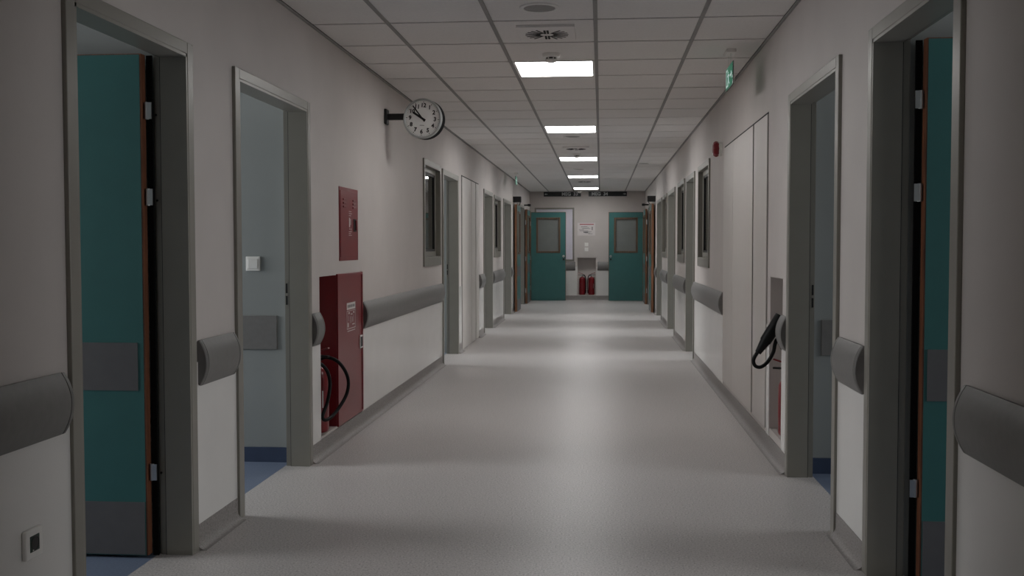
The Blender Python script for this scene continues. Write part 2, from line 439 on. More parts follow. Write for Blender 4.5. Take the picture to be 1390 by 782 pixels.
def open_leaf(root, sd, yh, u0, w, band_gap):
    """flush teal leaf opened into the room, wood edge and hinges towards the corridor"""
    t = 0.042; zt = 2.05; z0 = 0.012
    y0, y1 = yh - t, yh
    mb = MB(); sd.box(mb, u0 + 0.006, u0 + w - 0.006, y0, y1, z0, zt - 0.004)
    lf = mb.build('leaf', M['teal'], root)
    mb = MB(); sd.box(mb, u0, u0 + 0.006, y0 + 0.001, y1 - 0.001, z0, zt); sd.box(mb, u0 + w - 0.006, u0 + w, y0 + 0.001, y1 - 0.001, z0, zt); sd.box(mb, u0 + 0.006, u0 + w - 0.006, y0 + 0.001, y1 - 0.001, zt - 0.004, zt)
    tag(mb.build('edge_band', M['wood'], lf), 'brown wooden edge')
    mb = MB(); sd.box(mb, u0 + 0.010, u0 + w - 0.010, y0 - 0.003, y0, z0 + 0.004, 0.232)
    tag(mb.build('kick_plate', M['plate'], lf), 'dark grey kick plate')
    mb = MB(); sd.box(mb, u0 + band_gap, u0 + w - 0.03, y0 - 0.003, y0, 0.690, 0.885)
    tag(mb.build('bump_plate', M['plate'], lf), 'grey bump plate')
    mb = MB()
    xh = sd.X(u0 + w - 0.07)
    mb.lathe([(0, 0), (0.026, 0), (0.026, 0.008), (0.010, 0.010), (0.010, 0.05), (0, 0.05)], 16, Matrix.Translation((xh, y0, 1.03)) @ Matrix.Rotation(PI / 2, 4, 'X'))
    mb.box(xh - 0.01, xh - sd.d * 0.12, y0 - 0.058, y0 - 0.042, 1.02, 1.04, bev=0.006)
    mb.build('lever_handle', M['steel'], lf)
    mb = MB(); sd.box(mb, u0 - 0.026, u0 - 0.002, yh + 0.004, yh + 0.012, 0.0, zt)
    mb.build('hinge_seal', M['matte'], root)  # dark strip added for the shade in the gap between frame and leaf
    for zc in (1.824, 1.476, 0.352):
        mb = MB()
        mb.lathe([(0, -0.034), (0.009, -0.034), (0.009, 0.034), (0, 0.034)], 12, Matrix.Translation((sd.X(u0 - 0.012), y1 - 0.018, zc)))
        sd.box(mb, u0 - 0.034, u0 - 0.012, y1 - 0.026, y1 - 0.020, zc - 0.033, zc + 0.033)
        sd.box(mb, u0 - 0.012, u0 + 0.004, y1 - 0.012, y1 - 0.006, zc - 0.033, zc + 0.033)
        mb.build('hinge', M['steel'], root)
        mb = MB().lathe([(0, 0), (0.005, 0), (0.005, 0.003), (0, 0.003)], 10, Matrix.Translation((sd.X(0.118), yh + 0.028 - 0.004, zc - 0.012)) @ Matrix.Rotation(PI / 2, 4, 'X'))
        mb.build('screw', M['black'], root)

LBL_L = ['nearest doorway in the clock wall, teal door standing open inside', 'grey framed doorway between the nearest doorway and the red cabinets',
         'narrow grey doorway right after the first window of the clock wall', 'grey doorway just past the flush cupboard of the clock wall', 'last small grey doorway of the clock wall before the fire doors']
LBL_R = ['nearest doorway in the sounder wall, teal door ajar in the dark', 'grey framed doorway beside the niche with the black hose',
         'grey doorway right after the first window of the sounder wall', 'grey doorway between the second and third windows of the sounder wall', 'last small grey doorway of the sounder wall before the fire doors']
dl = [door_frame(L, a, b, s) for (a, b), s in zip(DOORS_L, LBL_L)]
dr = [door_frame(R, a, b, s) for (a, b), s in zip(DOORS_R, LBL_R)]
open_leaf(dl[0], L, 4.092, 0.151, 0.93, 0.030)
open_leaf(dr[0], R, 4.050, 0.168, 0.93, 0.018)
for root, sd, ds in ((dl, L, DOORS_L), (dr, R, DOORS_R)):
    for i in (1, 2, 3, 4): strikes(root[i], sd, ds[i][1])

# ------------------------------------------------------------------ windows
wn = 0
def window(sd, y0, y1, z0, z1, label):
    global wn
    wn += 1
    root = thing('window_%d' % wn, label, None, (sd.x, (y0 + y1) / 2, z0), kind='structure')
    a, b, c, d = y0 + 0.06, y1 - 0.06, z0 + 0.085, z1 - 0.05
    mb = MB(); pr = -0.016
    sd.box(mb, pr, 0.001, y0, a, z0, z1, bev=0.003); sd.box(mb, pr, 0.001, b, y1, z0, z1, bev=0.003)
    sd.box(mb, pr, 0.001, a, b, d, z1, bev=0.003); sd.box(mb, pr, 0.001, a, b, z0, c, bev=0.003)
    for e, f, g2, h2 in ((a - 0.002, a + 0.008, c, d), (b - 0.008, b + 0.002, c, d)): sd.box(mb, pr + 0.002, T, e, f, g2, h2)
    sd.box(mb, pr + 0.002, T, a, b, d - 0.008, d + 0.002); sd.box(mb, pr + 0.002, T, a, b, c - 0.002, c + 0.008)
    mb.build('window_frame', M['frame'], root)
    mb = MB(); s = 0.050; u0, u1 = 0.032, 0.072
    e, f, g2, h2 = a + 0.008, b - 0.008, c + 0.008, d - 0.008
    sd.box(mb, u0, u1, e, e + s, g2, h2, bev=0.004); sd.box(mb, u0, u1, f - s, f, g2, h2, bev=0.004)
    sd.box(mb, u0, u1, e + s, f - s, g2, g2 + s, bev=0.004); sd.box(mb, u0, u1, e + s, f - s, h2 - s, h2, bev=0.004)
    sash = mb.build('sash', M['frame'], root)
    mb = MB(); q = s - 0.002; w = 0.026
    sd.box(mb, 0.038, 0.066, e + q, e + q + w, g2 + q, h2 - q); sd.box(mb, 0.038, 0.066, f - q - w, f - q, g2 + q, h2 - q)
    sd.box(mb, 0.038, 0.066, e + q, f - q, g2 + q, g2 + q + w); sd.box(mb, 0.038, 0.066, e + q, f - q, h2 - q - w, h2 - q)
    mb.build('gasket', M['black'], sash)
    mb = MB(); sd.box(mb, 0.049, 0.055, e + s + 0.006, f - s - 0.006, g2 + s + 0.006, h2 - s - 0.006)
    mb.build('pane', M['glass'], root)
    # closed dark blind on the room side
    return root
window(L, *WIN_L[0], 'grey framed corridor window below and beyond the wall clock')
window(L, *WIN_L[1], 'small grey framed window far along the clock wall')
window(R, *WIN_R[0], 'tall grey framed window just past the red sounder')
window(R, *WIN_R[1], 'second grey framed window past the red sounder')
window(R, *WIN_R[2], 'third and farthest grey framed window on the sounder wall')

# ------------------------------------------------------------------ crash rails
def crash_rail(sd, y0, y1, label, z0=0.688, z1=0.882, depth=0.044):
    root = thing('crash_rail', label, 'crash rail', (sd.x, (y0 + y1) / 2, z0), 'grey crash rails along the corridor walls')
    hz = (z1 - z0) / 2; zc = (z0 + z1) / 2
    def prof(k):
        p = [(0.0, -hz * 0.98 * k), (-0.012, -hz * k)]
        for i in range(1, 12):
            a = -1 + 2 * i / 12
            p.append((-(0.012 + (depth * k - 0.012) * (1 - abs(a) ** 2.0)), a * hz * k))
        p += [(-0.012, hz * k), (0.0, hz * 0.98 * k)]
        return p
    def poly(k): return [(sd.X(u), zc + z) for u, z in prof(k)]
    c = 0.026
    MB().prism(poly(1), 'y', y0 + c, y1 - c, smooth=True).build('rail_cover', M['rail'], root)
    MB().prism(poly(0.94), 'y', y0 + c - 0.004, y1 - c + 0.004).build('rail_core', M['black'], root)
    for ya, yb in ((y0 + c - 0.004, y0), (y1 - c + 0.004, y1)):
        mb = MB()
        rings = [(poly(1.0), ya), (poly(0.995), ya + (yb - ya) * 0.6), (poly(0.96), ya + (yb - ya) * 0.9), (poly(0.92), yb)]
        n_ = len(rings[0][0]); vs, fs = [], []
        for pl, yy in rings: vs += [(x, yy, z) for x, z in pl]
        for i in range(3):
            for k in range(n_): fs.append((i * n_ + k, i * n_ + (k + 1) % n_, (i + 1) * n_ + (k + 1) % n_, (i + 1) * n_ + k))
        fs.append(tuple(range(n_))); fs.append(tuple(range(3 * n_, 4 * n_)))
        mb.add(vs, fs, True)
        mb.build('end_cap', M['cap'], root)
    return root
crash_rail(L, YB + 0.1, 3.120, 'long grey crash rail above the wall socket')
crash_rail(L, 4.215, 4.640, 'short grey crash rail between the first two doorways of the clock wall')
crash_rail(L, 5.925, 6.100, 'stub of grey crash rail beside the tall red hose cabinet, before it')
crash_rail(L, 7.235, 10.935, 'long grey crash rail running from the red hose cabinet to the third doorway')
crash_rail(L, 14.345, 14.895, 'very short grey rail piece just before the fourth doorway of the clock wall')
crash_rail(L, 16.14, 17.93, 'grey crash rail under the small far window of the clock wall')
crash_rail(L, 19.45, 19.72, 'short grey rail beside the last doorway of the clock wall, at the fire doors')
crash_rail(R, YB + 0.1, 3.032, 'long grey crash rail on the bare wall nearest the viewer, sounder side')
crash_rail(R, 4.165, 4.600, 'short grey crash rail between the first two doorways of the sounder wall')
crash_rail(R, 5.865, 6.035, 'stub of grey crash rail beside the niche with the black horn')
crash_rail(R, 8.92, 11.615, 'grey crash rail under the tall window past the flush cupboard')
crash_rail(R, 12.72, 14.665, 'grey crash rail under the second window of the sounder wall')
crash_rail(R, 16.14, 17.825, 'grey crash rail under the third window of the sounder wall')
crash_rail(R, 19.27, 19.72, 'short grey rail beside the last doorway of the sounder wall, at the fire doors')
# two on the end wall
def end_rail(x0, x1, label):
    root = thing('crash_rail', label, 'crash rail', ((x0 + x1) / 2, YE, 0.69), 'grey crash rails along the corridor walls')
    hz = 0.105; zc = 0.80
    def poly(k):
        p = [(0.0, -hz * k), (-0.012, -hz * k)]
        for i in range(1, 10):
            a = -1 + 2 * i / 10
            p.append((-(0.012 + (0.05 * k - 0.012) * (1 - abs(a) ** 2.2)), a * hz * k))
        p += [(-0.012, hz * k), (0.0, hz * k)]
        return [(YE + u, zc + z) for u, z in p]
    MB().prism(poly(1), 'x', x0 + 0.02, x1 - 0.02, smooth=True).build('rail_cover', M['rail'], root)
    for a, b in ((x0 + 0.02, x0), (x1 - 0.02, x1)):
        MB().prism(poly(0.97), 'x', a, b).build('end_cap', M['cap'], root)
end_rail(-1.60, -0.602, 'grey crash rail on the end wall below the white board')
end_rail(-0.079, 0.95, 'grey crash rail on the end wall behind the open teal door without board')

# ------------------------------------------------------------------ flush service cupboards
def cupboard(sd, edges, zb, zt, label, gaps):
    root = thing('service_cupboard', label, 'cupboard', (sd.x, (edges[0] + edges[-1]) / 2, zb), 'flush service cupboards')
    mb = MB(); sd.box(mb, -0.0015, 0.0, edges[0], edges[-1], zb, zt + 0.016)
    mb.build('carcass', M['void'], root)  # thin dark sheet paints the shadow in the gaps around the doors
    for i, (a, b) in enumerate(zip(edges, edges[1:])):
        g0, g1 = gaps[i], gaps[i + 1]
        mb = MB(); sd.box(mb, -0.009, -0.0015, a + g0, b - g1, zb + 0.006, zt)
        d = mb.build('door', M['cupboard'], root)
cupboard(R, [6.60, 7.185, 8.28, 8.90], 0.128, 2.095, 'white flush wall cupboard between hose niche and red sounder', [0.002, 0.025, 0.003, 0.002])
cupboard(L, [12.53, 13.46, 13.92, 14.31], 0.012, 2.125, 'white flush wall cupboard past the third doorway of the clock wall', [0.030, 0.012, 0.035, 0.030])

# ------------------------------------------------------------------ red hose cabinet + recess, upper red box
trim(L.box(L.box(L.box(L.box(MB(), 0.19, 0.205, NL[0] - 0.015, NL[1] + 0.015, NL[2] - 0.015, NL[3] + 0.015), 0.001, 0.19, NL[0] - 0.015, NL[0], NL[2] - 0.015, NL[3] + 0.015),
     0.001, 0.19, NL[0], NL[1], NL[3], NL[3] + 0.015), 0.001, 0.19, NL[0], NL[1], NL[2] - 0.015, NL[2]), M['paint'], 'lining of the recess beside the red hose cabinet')
root = thing('hose_cabinet', 'tall dark red fire hose cabinet set in the wall beside an extinguisher', 'fire cabinet', (XL, 6.86, NL[2]), 'red fire cabinets')
mb = MB(); L.box(mb, 0.0, 0.186, 6.52, 7.213, NL[2] + 0.001, NL[3] - 0.001, bev=0.002)
body = mb.build('body', M['red'], root)
mb = MB(); L.box(mb, -0.012, 0.0, 6.521, 7.226, NL[2] - 0.004, NL[3] + 0.006, bev=0.003)
L.box(mb, -0.017, -0.012, 7.18, 7.208, NL[2] + 0.01, NL[3] - 0.012, bev=0.002)
cd = mb.build('door', M['red'], root)
mb = MB(); L.box(mb, -0.020, -0.012, 7.105, 7.178, 0.562, 0.655, bev=0.003)
lt = mb.build('latch', M['white'], cd)
mb = MB(); L.box(mb, -0.0215, -0.019, 7.114, 7.169, 0.574, 0.643)
mb.build('latch_recess', M['black'], cd)
# pictogram sign on the door
mb = MB()
def lq(y0, y1, z0, z1, u=-0.0128, mbx=None): L.box(mbx or mb, u, -0.011, y0, y1, z0, z1)
lq(6.752, 6.988, 0.852, 0.898)                       # header
for a, b, c, d in ((6.752, 6.757, 0.722, 0.845), (6.983, 6.988, 0.722, 0.845), (6.757, 6.983, 0.722, 0.7265), (6.757, 6.983, 0.842, 0.845)): lq(a, b, c, d)
lq(6.765, 6.98, 0.706, 0.711)
lq(6.795, 6.830, 0.822, 0.836); lq(6.930, 6.955, 0.822, 0.836); lq(6.86, 6.905, 0.815, 0.822)
lq(6.77, 6.80, 0.735, 0.765); lq(6.90, 6.965, 0.745, 0.752); lq(6.845, 6.852, 0.76, 0.805); lq(6.875, 6.880, 0.76, 0.805); lq(6.93, 6.935, 0.765, 0.81)
lq(6.80, 6.805, 0.775, 0.812); lq(6.905, 6.91, 0.765, 0.80)
mb.build('printed_sign', M['print_white'], cd)
mb2 = MB()
for k in range(6): lq(6.775 + k * 0.034, 6.795 + k * 0.034, 0.866, 0.884, -0.0136, mb2)
mb2.build('header_marks', M['print_grey'], cd)

root = thing('hydrant_box', 'small dark red metal box on the wall above the tall red cabinet', 'fire cabinet', (XL, 6.865, 1.18), 'red fire cabinets')
mb = MB(); L.box(mb, -0.004, 0.0, 6.605, 7.122, 1.181, 1.666, bev=0.003)
mb.build('body', M['red'], root)
mb = MB(); L.box(mb, -0.007, -0.004, 6.625, 7.102, 1.205, 1.642, bev=0.003)
cd = mb.build('door', M['red'], root)
for k in range(3):
    for ya, yb in ((6.69, 6.765), (6.955, 7.03)):
        zz = 1.585 - k * 0.024
        L.box(MB(), -0.012, -0.007, ya, yb, zz - 0.006, zz + 0.006, bev=0.002).build('louvre', M['red'], cd)
mb = MB(); L.box(mb, -0.010, -0.007, 6.975, 7.055, 1.376, 1.462, bev=0.004)
lt = mb.build('handle', M['black'], cd)
mb = MB(); L.box(mb, -0.018, -0.010, 7.02, 7.06, 1.385, 1.455, bev=0.004)
mb.build('handle_grip', M['red'], cd)
mb = MB()
def lq2(y0, y1, z0, z1): L.box(mb, -0.0082, -0.0068, y0, y1, z0, z1)
for k, w in enumerate((0.07, 0.085, 0.06)): lq2(6.845, 6.845 + w, 1.508 - k * 0.014, 1.512 - k * 0.014)
lq2(6.85, 6.875, 1.405, 1.468); lq2(6.885, 6.90, 1.42, 1.46); lq2(6.86, 6.872, 1.388, 1.398); lq2(6.90, 6.912, 1.383, 1.398)
for k, w in enumerate((0.085, 0.06, 0.085)): lq2(6.84, 6.84 + w, 1.372 - k * 0.012, 1.376 - k * 0.012)
mb.build('printed_marks', M['print_white'], cd)

# ------------------------------------------------------------------ extinguishers
def extinguisher(x, y, z, label, hose, horn=None, h=0.40, r=0.078, lever=0.0, grp='red fire extinguishers'):
    root = thing('fire_extinguisher', label, 'fire extinguisher', (x, y, z), grp)
    T0 = Matrix.Translation((x, y, z))
    pr = [(0, 0.004), (r - 0.012, 0), (r - 0.004, 0.006), (r, 0.02), (r, h - 0.075)]
    for k in range(1, 8):
        a = k / 7 * PI / 2
        pr.append((0.022 + (r - 0.022) * math.cos(a), h - 0.075 + 0.06 * math.sin(a)))
    pr += [(0.022, h), (0, h)]
    b = MB().lathe(pr, 36, T0).build('cylinder', M['extred'], root)
    MB().lathe([(r + 0.001, h * 0.30), (r + 0.001, h * 0.66)], 36, T0).build('label_band', M['red'], b)
    mb = MB()
    a0 = -1.9 + lever
    mb.add([((r + 0.002) * math.cos(a0 + t_), (r + 0.002) * math.sin(a0 + t_), h * zz) for t_, zz in ((0, 0.36), (0.10, 0.36), (0.10, 0.60), (0, 0.60))], [(0, 1, 2, 3)], False, T0)
    mb.build('label_print', M['print_white'], b)
    MB().lathe([(0, h - 0.002), (0.020, h - 0.002), (0.020, h + 0.02), (0.014, h + 0.026), (0.014, h + 0.05), (0, h + 0.05)], 20, T0).build('valve', M['steel'], root)
    Rz = T0 @ Matrix.Rotation(lever, 4, 'Z')
    mb = MB()
    mb.box(-0.012, 0.012, -0.11, 0.025, h + 0.032, h + 0.044, Rz, bev=0.003)
    mb.build('carrying_handle', M['black'], root)
    mb = MB().box(-0.011, 0.011, -0.115, 0.02, 0, 0.009, Rz @ Matrix.Translation((0, 0, h + 0.055)) @ Matrix.Rotation(-0.28, 4, 'X'), bev=0.003)
    mb.build('lever', M['extred'], root)
    MB().tube(hose, 0.011, 10).build('hose', M['rubber'], root)
    if horn:
        p0, p1 = Vector(horn[0]), Vector(horn[1])
        MB().tube([p0, p0.lerp(p1, 0.3), p0.lerp(p1, 0.32), p1], lambda t: 0.018 if t < 0.31 else 0.026 + 0.012 * t, 16, 1).build('horn', M['rubber'], root)
    else:
        p0, p1 = Vector(hose[-2]), Vector(hose[-1])
        d = (p1 - p0).normalized()
        MB().tube([p1 - d * 0.01, p1 + d * 0.03, p1 + d * 0.06], lambda t: 0.015 - 0.004 * t, 12, 1).build('nozzle', M['rubber'], root)
    return root
# left recess, hose looping out over the corridor side of the red cabinet
ex, ey, ez = -1.775, 6.335, NL[2]
extinguisher(ex, ey, ez, 'red extinguisher with a long looped black hose beside the red hose cabinet',
    [(ex, ey, ez + 0.44), (-1.70, 6.31, 0.585), (-1.625, 6.325, 0.55), (-1.59, 6.40, 0.45), (-1.595, 6.40, 0.35), (-1.63, 6.30, 0.26), (-1.665, 6.20, 0.215),
     (-1.69, 6.165, 0.235), (-1.675, 6.23, 0.32), (-1.668, 6.265, 0.42), (-1.675, 6.24, 0.50), (-1.70, 6.185, 0.555), (-1.735, 6.165, 0.56)], lever=PI / 2 - 0.5, h=0.44)
# right recess
trim(R.box(R.box(R.box(R.box(R.box(MB(), 0.20, 0.215, NR[0] - 0.015, NR[1] + 0.015, NR[2] - 0.015, NR[3] + 0.015), 0.001, 0.20, NR[0] - 0.015, NR[0], NR[2] - 0.015, NR[3] + 0.015),
     0.001, 0.20, NR[1], NR[1] + 0.015, NR[2] - 0.015, NR[3] + 0.015), 0.001, 0.20, NR[0], NR[1], NR[3], NR[3] + 0.015), 0.001, 0.20, NR[0], NR[1], NR[2] - 0.015, NR[2]), M['paint'], 'lining of the recess with the black horn extinguisher')
ex, ey, ez = 1.128, 6.235, NR[2]
extinguisher(ex, ey, ez, 'red extinguisher with a thick black horn hanging out of its wall niche',
    [(ex, ey, ez + 0.42), (1.09, 6.22, 0.63), (1.04, 6.20, 0.72), (1.025, 6.20, 0.70), (1.015, 6.20, 0.65), (0.985, 6.20, 0.595), (0.945, 6.20, 0.562), (0.912, 6.20, 0.567), (0.900, 6.20, 0.60), (0.918, 6.20, 0.64), (0.935, 6.20, 0.66)],
    horn=((0.925, 6.20, 0.645), (1.062, 6.215, 0.86)), lever=-PI / 2 - 0.4, h=0.36, r=0.076)
# end niche: one pair
for px_, sgn, lb in ((-0.438, 1, 'far red extinguisher in the end wall niche, on the side of the white board'), (-0.223, -1, 'far red extinguisher in the end wall niche, away from the white board')):
    y_ = YE + 0.12; z_ = NE[2]
    extinguisher(px_, y_, z_, lb, [(px_, y_, z_ + 0.47), (px_ + sgn * 0.05, y_ - 0.06, z_ + 0.47), (px_ + sgn * 0.085, y_ - 0.085, z_ + 0.38), (px_ + sgn * 0.088, y_ - 0.085, z_ + 0.2), (px_ + sgn * 0.083, y_ - 0.085, z_ + 0.1)],
        h=0.44, r=0.075, lever=-sgn * PI / 2 * 0.6)

# ------------------------------------------------------------------ ceiling fittings
def ceil_lamp(k, label):
    y0, y1 = GY + PY * k, GY + PY * (k + 1)
    x0, x1 = cols[2] + 0.012, cols[3] - 0.012
    root = thing('ceiling_lamp', label, 'ceiling lamp', ((x0 + x1) / 2, (y0 + y1) / 2, H), 'lit panel lamps in the ceiling')
    mb = MB(); w = 0.018
    mb.box(x0, x0 + w, y0 + 0.004, y1 - 0.004, H - 0.004, H + 0.03); mb.box(x1 - w, x1, y0 + 0.004, y1 - 0.004, H - 0.004, H + 0.03)
    mb.box(x0 + w, x1 - w, y0 + 0.004, y0 + w, H - 0.004, H + 0.03); mb.box(x0 + w, x1 - w, y1 - w, y1 - 0.004, H - 0.004, H + 0.03)
    mb.build('lamp_frame', M['white'], root)
    MB().box(x0 + w, x1 - w, y0 + w, y1 - w, H, H + 0.006).build('diffuser', M['lamp'], root)
    MB().box(x0 + w, x1 - w, y0 + w, y1 - w, H + 0.02, H + 0.03).build('housing', M['white'], root)
    return root
lab = ['largest and nearest lit ceiling panel, just past the smoke detector', 'second lit ceiling panel from the viewer', 'middle one of the five lit ceiling panels', 'fourth lit ceiling panel from the viewer', 'farthest lit ceiling panel, just above the black signs', 'lit ceiling panel behind the viewer']
lp = ceil_lamp(LAMPK[0], lab[0])
for k, s in zip(LAMPK[1:], lab[1:]):
    c = copy_tree(lp); c.location = (lp.location.x, GY + PY * (k + 0.5), H); c['label'] = s

CX = (cols[2] + cols[3]) / 2
def detector(x, y, label):
    root = thing('smoke_detector', label, 'smoke detector', (x, y, H), 'white smoke detectors on the ceiling')
    F = Matrix.Translation((x, y, H)) @ Matrix.Rotation(PI, 4, 'X')
    MB().lathe([(0, 0), (0.062, 0), (0.062, 0.010), (0.054, 0.022), (0.040, 0.026), (0, 0.026)], 32, F).build('base', M['white'], root)
    MB().lathe([(0.032, 0.026), (0.032, 0.040), (0, 0.040)], 24, F).build('sensing_slot', M['black'], root)
    mb = MB().lathe([(0, 0.038), (0.038, 0.038), (0.041, 0.044), (0.034, 0.054), (0.018, 0.060), (0, 0.061)], 32, F)
    for k in range(6):
        mb.box(0.030, 0.036, -0.004, 0.004, 0.024, 0.040, F @ Matrix.Rotation(k * PI / 3, 4, 'Z'))
    mb.build('cap', M['white'], root)
    return root
d0 = detector(-0.337, 7.03, 'white domed smoke detector just before the nearest lit ceiling panel')
for y, s in ((14.60, 'smoke detector just before the third lit ceiling panel'), (24.25, 'small pale detector above the gap between the black signs')):
    c = copy_tree(d0); c.location = (-0.337 if y < 20 else -0.50, y, H); c['label'] = s

def speaker(x, y, label):
    root = thing('ceiling_speaker', label, 'ceiling speaker', (x, y, H), 'round ceiling speakers')
    F = Matrix.Translation((x, y, H)) @ Matrix.Rotation(PI, 4, 'X')
    MB().lathe([(0.086, 0), (0.108, 0), (0.106, 0.006), (0.096, 0.010), (0.086, 0.008), (0.086, 0)], 40, F).build('rim', M['white'], root)
    MB().lathe([(0, 0.0), (0.087, 0.0), (0.087, 0.005), (0, 0.009)], 40, F).build('grille', M['grille'], root)
    return root
s0 = speaker(-0.335, 5.66, 'round grey speaker grille in the ceiling nearest the viewer')
for x, y, s in ((-0.335, 12.28, 'round speaker in the ceiling just past the second lit panel'), (-0.365, 17.5, 'round speaker in the ceiling between the third and fourth lit panels'), (0.666, 16.35, 'lone round fitting in the ceiling tiles near the sounder wall')):
    c = copy_tree(s0); c.location = (x, y, H); c['label'] = s

def diffuser(x, y, label):
    root = thing('air_vent', label, 'air vent', (x, y, H), 'swirl air diffusers in the ceiling')
    MB().box(x - 0.172, x + 0.172, y - 0.215, y + 0.215, H - 0.016, H, bev=0.003).build('plate', M['tile'], root)
    mb = MB()
    for k in range(22):
        a = 2 * PI * (k + 0.5) / 22
        if abs(math.cos(a)) < 0.42: continue
        m_ = Matrix.Translation((x, y, H - 0.0165)) @ Matrix.Diagonal((1, 1.15, 1, 1)) @ Matrix.Rotation(a, 4, 'Z')
        mb.box(0.040, 0.130, -0.0055, 0.0055, -0.001, 0.002, m_ @ Matrix.Rotation(0.12, 4, 'Z'))
    mb.build('slot', M['void'], root)
    for ya, yb in ((-0.125, -0.035), (0.035, 0.125)):
        mb = MB()
        for dx in (-0.009, 0.009):
            mb.box(x + dx - 0.0065, x + dx + 0.0065, y + ya, y + yb, H - 0.0185, H - 0.0145)
        mb.build('damper_slot', M['void'], root)
    return root
f0 = diffuser(-0.328, 6.32, 'square swirl air vent between the nearest speaker and smoke detector')
for y, s in ((13.75, 'square air vent between the second and third lit ceiling panels'), (20.75, 'square air vent between the fourth and fifth lit ceiling panels')):
    c = copy_tree(f0); c.location = (-0.328, y, H); c['label'] = s

# ------------------------------------------------------------------ wall clock on a bracket
cx, cy, cz = -1.384, 8.0, 2.267
root = thing('wall_clock', 'round white double sided clock on a black bracket from the wall', 'clock', (XL, 8.06, cz))
MB().box(XL, XL + 0.022, 8.03, 8.13, cz - 0.035 + 0.0, cz + 0.085, bev=0.008).build('bracket_plate', M['black'], root)
MB().box(XL + 0.015, cx - 0.12, 8.055, 8.105, cz + 0.0, cz + 0.048, bev=0.006).build('bracket_arm', M['black'], root)
CM = Matrix.Translation((cx, cy, cz)) @ Matrix.Rotation(math.radians(-7), 4, 'Z') @ Matrix.Rotation(math.radians(5), 4, 'Y') @ Matrix.Rotation(PI / 2, 4, 'X')
# local: x right, y up, z towards the viewer
RR = 0.152
MB().lathe([(0, -0.112), (RR - 0.004, -0.112), (RR + 0.003, -0.106), (RR + 0.003, -0.034), (RR - 0.006, -0.030), (0, -0.030)], 64, CM).build('housing', M['matte'], root)
MB().lathe([(RR - 0.012, -0.035), (RR + 0.002, -0.035), (RR + 0.003, -0.004), (RR, 0.004), (RR - 0.008, 0.005), (RR - 0.013, -0.002), (RR - 0.013, -0.035)], 64, CM).build('bezel', M['bezel'], root)
MB().lathe([(0, -0.008), (RR - 0.012, -0.008), (RR - 0.012, -0.010), (0, -0.010)], 64, CM).build('dial', M['dial'], root)
for hnum in range(1, 13):
    a = math.radians(hnum * 30)
    MB().text(str(hnum), 0.044, CM @ Matrix.Translation((0.101 * math.sin(a), 0.102 * math.cos(a), -0.0075))).build('numeral', M['black'], root)
mb = MB()
for k in range(60):
    m_ = CM @ Matrix.Rotation(-math.radians(6 * k), 4, 'Z')
    if k % 5 == 0: mb.box(-0.002, 0.002, 0.122, 0.135, -0.008, -0.007, m_)
    else: mb.box(-0.0007, 0.0007, 0.129, 0.135, -0.008, -0.007, m_)
mb.build('minute_marks', M['black'], root)
mb = MB()
for k in range(6): mb.box(-0.017 + k * 0.006, -0.0135 + k * 0.006, -0.055, -0.050, -0.008, -0.0072, CM)
mb.build('dial_print', M['black'], root)
hm = CM @ Matrix.Rotation(-math.radians(299), 4, 'Z')
MB().box(-0.008, 0.008, -0.028, 0.090, -0.0055, -0.0040, hm).build('hour_hand', M['black'], root)
mm = CM @ Matrix.Rotation(-math.radians(318), 4, 'Z')
MB().box(-0.005, 0.005, -0.030, 0.126, -0.0035, -0.0020, mm).build('minute_hand', M['black'], root)
MB().lathe([(0, -0.006), (0.008, -0.006), (0.008, 0.0), (0, 0.0)], 16, CM).build('hub', M['black'], root)

# ------------------------------------------------------------------ exit signs
def exit_sign(x, y0, y1, z0, z1, face, label):
    root = thing('exit_sign', label, 'exit sign', (x, (y0 + y1) / 2, H), 'green hanging exit signs')
    yc = (y0 + y1) / 2
    MB().box(x - 0.03, x + 0.03, yc - 0.09, yc + 0.09, H - 0.022, H, bev=0.004).build('ceiling_mount', M['white'], root)
    for q in (-0.06, 0.06): MB().box(x - 0.004, x + 0.004, yc + q - 0.006, yc + q + 0.006, z1, H - 0.02).build('stem', M['acrylic'], root)
    MB().box(x - 0.004, x + 0.004, y0, y1, z0, z1, bev=0.002).build('plate', M['acrylic'], root)
    f = face
    xa, xb = x + f * 0.0042, x + f * 0.0056
    MB().box(xa, xb, y0 + 0.006, y1 - 0.006, z0 + 0.006, z1 - 0.006).build('green_panel', M['green'], root)
    xc, xd = x + f * 0.0056, x + f * 0.0068
    W, h = y1 - y0, z1 - z0
    Yp = lambda s: y0 + W * s; Zp = lambda s: z0 + h * s
    mb = MB()
    def poly(pts): mb.prism([(Yp(a), Zp(b)) for a, b in pts], 'x', xc, xd)
    # doorway, running figure, arrow
    poly([(0.72, 0.12), (0.92, 0.12), (0.92, 0.88), (0.72, 0.88), (0.72, 0.80), (0.885, 0.80), (0.885, 0.20), (0.72, 0.20)])
    poly([(0.60, 0.72), (0.645, 0.78), (0.69, 0.72), (0.645, 0.66)])
    poly([(0.54, 0.62), (0.66, 0.64), (0.63, 0.40), (0.55, 0.40)])
    poly([(0.55, 0.42), (0.60, 0.42), (0.54, 0.24), (0.44, 0.16), (0.43, 0.22), (0.50, 0.28)])
    poly([(0.58, 0.42), (0.63, 0.42), (0.70, 0.28), (0.68, 0.12), (0.63, 0.12), (0.645, 0.27)])
    poly([(0.54, 0.62), (0.56, 0.56), (0.47, 0.50), (0.45, 0.55)])
    poly([(0.64, 0.62), (0.73, 0.54), (0.76, 0.58), (0.66, 0.65)])
    poly([(0.36, 0.46), (0.36, 0.54), (0.20, 0.54), (0.20, 0.66), (0.07, 0.50), (0.20, 0.34), (0.20, 0.46)])
    mb.build('pictogram', M['lit'], root)
    return root
